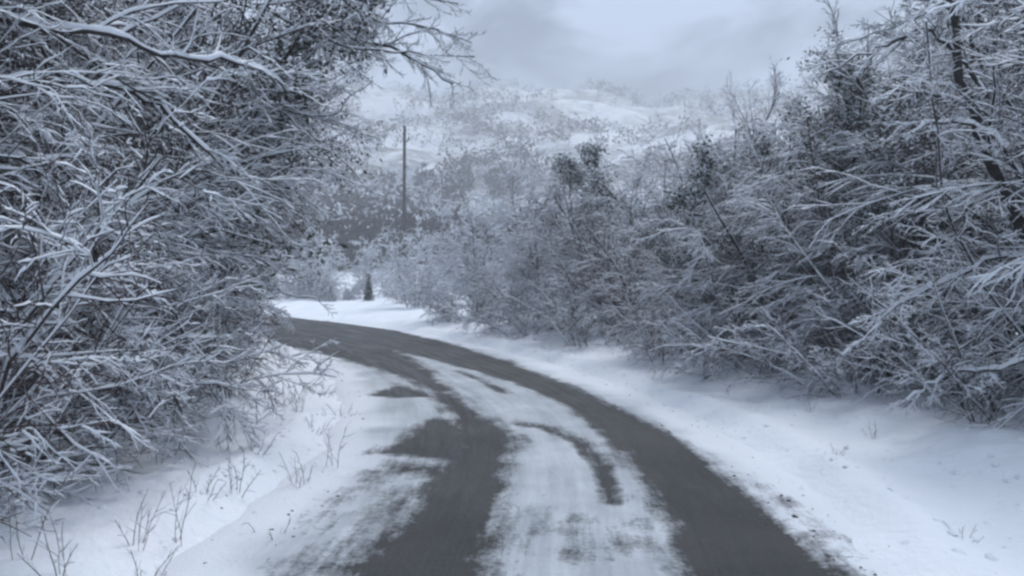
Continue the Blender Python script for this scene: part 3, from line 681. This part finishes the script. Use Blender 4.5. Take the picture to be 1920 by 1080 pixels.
# lone frosted tree and round dark bush on the hillside
p = hit(962, 398, 60); place(PR['tree0'], 'frosted_tree', tuple(p), 0.5, p[1] * 110 / FPX / 5.8, 'lone white frosted tree on the hillside above the bushes', 'tree')
rng = np.random.default_rng(8)
def round_bush(px, py, rp, label):
    p = hit(px, py + rp, 60); R_ = rp * p[1] / FPX
    r = bpy.data.objects.new('round_bush', None); COL.objects.link(r); r.location = p; r['label'] = label; r['category'] = 'bush'
    d = nrm(rng.normal(0, 1, (2600, 3))); c = d * R_ * (0.55 + 0.45 * rng.random((2600, 1)) ** 0.5) * np.array((1, 1, 1.05)) + np.array((0, 0, R_))
    c = c[c[:, 2] > 0]; pr = Proto(); add_leaves(pr, c, rng, FARBARK, size=R_ * 0.075, snowshare=0.10)
    solid('trunk', *cyl((0, 0, -0.3), (0, 0, R_), R_ * 0.07, R_ * 0.04, 8), BARKD, r)
    for n_, me_, p_, ks in pr.parts: link(n_, me_, r, **p_)
round_bush(934, 340, 26, 'round dark bush left of the lone white tree')
for i, (bx, by, br, lb) in enumerate([(800, 345, 24, 'wide dark bush on the hillside right of the pole'), (850, 372, 26, 'dark bush below the hillside hedge line'), (870, 335, 20, 'small dark bush between pole and white tree')]):
    round_bush(bx, by, br, lb)

# ------------------------------------------------------------------ dry weeds poking through the snow of the verges
def weed(seed, n, L_, spread):
    rng = np.random.default_rng(seed); pr = Proto()
    st = ring_stems(rng, n, 0.05, spread, L_, 0.0045, 7, 0.10, -0.03)
    P, RR = grow(np.array(st[0], float) + np.array((0, 0, 0.1)), np.array(st[1], float), np.array(st[2]), np.array(st[3]), 7, 0.10, -0.03, rng, 0.5)
    for i in range(n):
        v, q_ = tube(P[i:i + 1], RR[i:i + 1], 5); pr.add('stem', mesh_np('stem', v, q_, DEAD))
    tw, sn = fine(P, RR, np.array(st[2]), [(5, 0.3, 0.98, 0.7, 0.34, 5, 0.15, 0, 0.010)], rng, 1.0)
    v, q_ = cat(tw); pr.add('twigs', mesh_np('twigs', v, q_, DEAD), kind='stuff')
    v, q_ = cat(sn); pr.add('snow', mesh_np('twig_snow', v, q_, SNOWM), kind='stuff')
    return pr
WD = [weed(900, 5, 0.55, 0.5), weed(901, 3, 0.75, 0.25), weed(902, 7, 0.38, 0.9)]
WEEDS = [(330, 985, 1, 'W'), (440, 905, 0, 'W'), (255, 1000, 0, 'W'), (510, 970, 2, 'W'), (560, 880, 0, 'W'), (590, 790, 2, 'W'), (620, 850, 1, 'W'), (105, 1068, 0, 'W'), (265, 1050, 2, 'W'),
         (480, 850, 2, 'W'), (560, 760, 0, 'W'), (600, 730, 2, 'W'), (380, 930, 2, 'W'), (640, 760, 2, 'W'), (30, 1050, 1, 'W'),
         (1570, 855, 2, 'W'), (1430, 880, 2, 'W'), (1460, 940, 2, 'W'), (1520, 775, 0, 'W'), (1250, 800, 2, 'W'), (1810, 990, 2, 'W'), (1640, 820, 0, 'W')]
WLOOK = ['branchy brown weed', 'tall thin weed with few stems', 'low tuft of brown weed']
WL = {}
for i, e in enumerate(WEEDS):
    sd_n = 'left' if e[0] < 1200 else 'right'; same = sorted([w_ for w_ in WEEDS if w_[2] == e[2] and (w_[0] < 1200) == (e[0] < 1200)], key=lambda w_: -w_[1]); j_ = same.index(e)
    WL[i] = '%s on the %s verge, %s' % (WLOOK[e[2]], sd_n, 'the only one there' if len(same) == 1 else 'nearest such' if j_ == 0 else 'farthest such' if j_ == len(same) - 1 else ORD[j_] + ' from the near end')
for i, (ax_, ay_, kd, lb) in enumerate(WEEDS):
    p = PG(ax_, ay_, 0.12); place(WD[kd], 'dry_weed', (p[0], p[1], gz_at(p[0], p[1]) - 0.04), i * 1.7, 0.6 if ax_ < 1200 else 0.35, WL[i], 'weed', 'dry weeds in the snow')

# lumps of snow dropped from the branches, bark crumbs and dead leaves on the verges
def scatter(n, seed, lo, hi, size, flat, spots=None):
    rng = np.random.default_rng(seed); C_, q_ = resample(CC, seg, 0.3); T_ = nrm(np.gradient(C_, axis=0))
    ok = np.where((C_[:, 1] > 2.5) & (C_[:, 1] < 17))[0]; j = rng.choice(ok, n); u_ = rng.uniform(lo, hi, n) * np.where(rng.random(n) < 0.42, -1, 1)
    x = C_[j, 0] + T_[j, 1] * u_ + rng.normal(0, .15, n); y = C_[j, 1] - T_[j, 0] * u_ + rng.normal(0, .15, n)
    z_ = np.maximum(terrain_z(x, y, signed_lat(x, y)), 0.024 - 0.05 * sstep(HALF, HALF + 0.2, np.abs(signed_lat(x, y)))); s_ = size * (0.4 + 1.4 * rng.random(n) ** 3)
    base = np.array([(1, 0, 0), (0.3, 0.95, 0), (-0.8, 0.6, 0), (-0.8, -0.6, 0), (0.3, -0.95, 0), (0.1, 0.1, 0.8), (0.5, 0.5, 0.5), (-0.5, 0.1, 0.6), (0.3, -0.5, 0.55)], float)
    tri = np.array([(0, 1, 6), (1, 2, 6), (2, 7, 6), (2, 3, 7), (3, 4, 8), (3, 8, 7), (4, 0, 8), (0, 6, 8), (6, 7, 5), (7, 8, 5), (8, 6, 5)])
    a_ = rng.random(n) * 6.28; ca, sa = np.cos(a_), np.sin(a_)
    B = base[None] * (1 + rng.normal(0, .18, (n, 9, 3))); B = B * s_[:, None, None] * np.array((1.0, 0.75, flat))
    V = np.stack([B[..., 0] * ca[:, None] - B[..., 1] * sa[:, None] + x[:, None], B[..., 0] * sa[:, None] + B[..., 1] * ca[:, None] + y[:, None], B[..., 2] + z_[:, None] - 0.004], -1)
    return V.reshape(-1, 3), (np.arange(n)[:, None, None] * 9 + tri[None]).reshape(-1, 3)
V, T3 = scatter(2600, 61, HALF + 0.1, 3.8, 0.024, 0.7); link('snow_lumps', mesh_np('snow_lumps', V, None, SNOWM, True, T3), kind='stuff')
V, T3 = scatter(900, 63, HALF - 0.22, HALF + 0.05, 0.011, 0.5); link('verge_dirt', mesh_np('verge_dirt', V, None, BARKD, True, T3), kind='stuff')

# ------------------------------------------------------------------ haze
def box(name, lo, hi):
    v = [(x, y, z) for x in (lo[0], hi[0]) for y in (lo[1], hi[1]) for z in (lo[2], hi[2])]
    f = [(0, 1, 3, 2), (4, 6, 7, 5), (0, 4, 5, 1), (2, 3, 7, 6), (0, 2, 6, 4), (1, 5, 7, 3)]
    m_ = bpy.data.meshes.new(name); m_.from_pydata(v, [], f); m_.update(); return m_
hm = bpy.data.materials.new('mist'); hm.use_nodes = True; hm.node_tree.nodes.clear()
ho = hm.node_tree.nodes.new('ShaderNodeOutputMaterial'); hv = hm.node_tree.nodes.new('ShaderNodeVolumePrincipled')
hv.inputs['Color'].default_value = (0.93, 0.95, 0.98, 1); hv.inputs['Density'].default_value = 0.0032
hm.node_tree.links.new(hv.outputs[0], ho.inputs['Volume'])
top = float(gz.max()) + 9
hb = box('haze', (-480, -210, float(gz.min()) - 1), (480, 460, top)); hb.materials.append(hm)
link('haze', hb, kind='stuff')
print('ground verts', nx * ny, 'top', top)
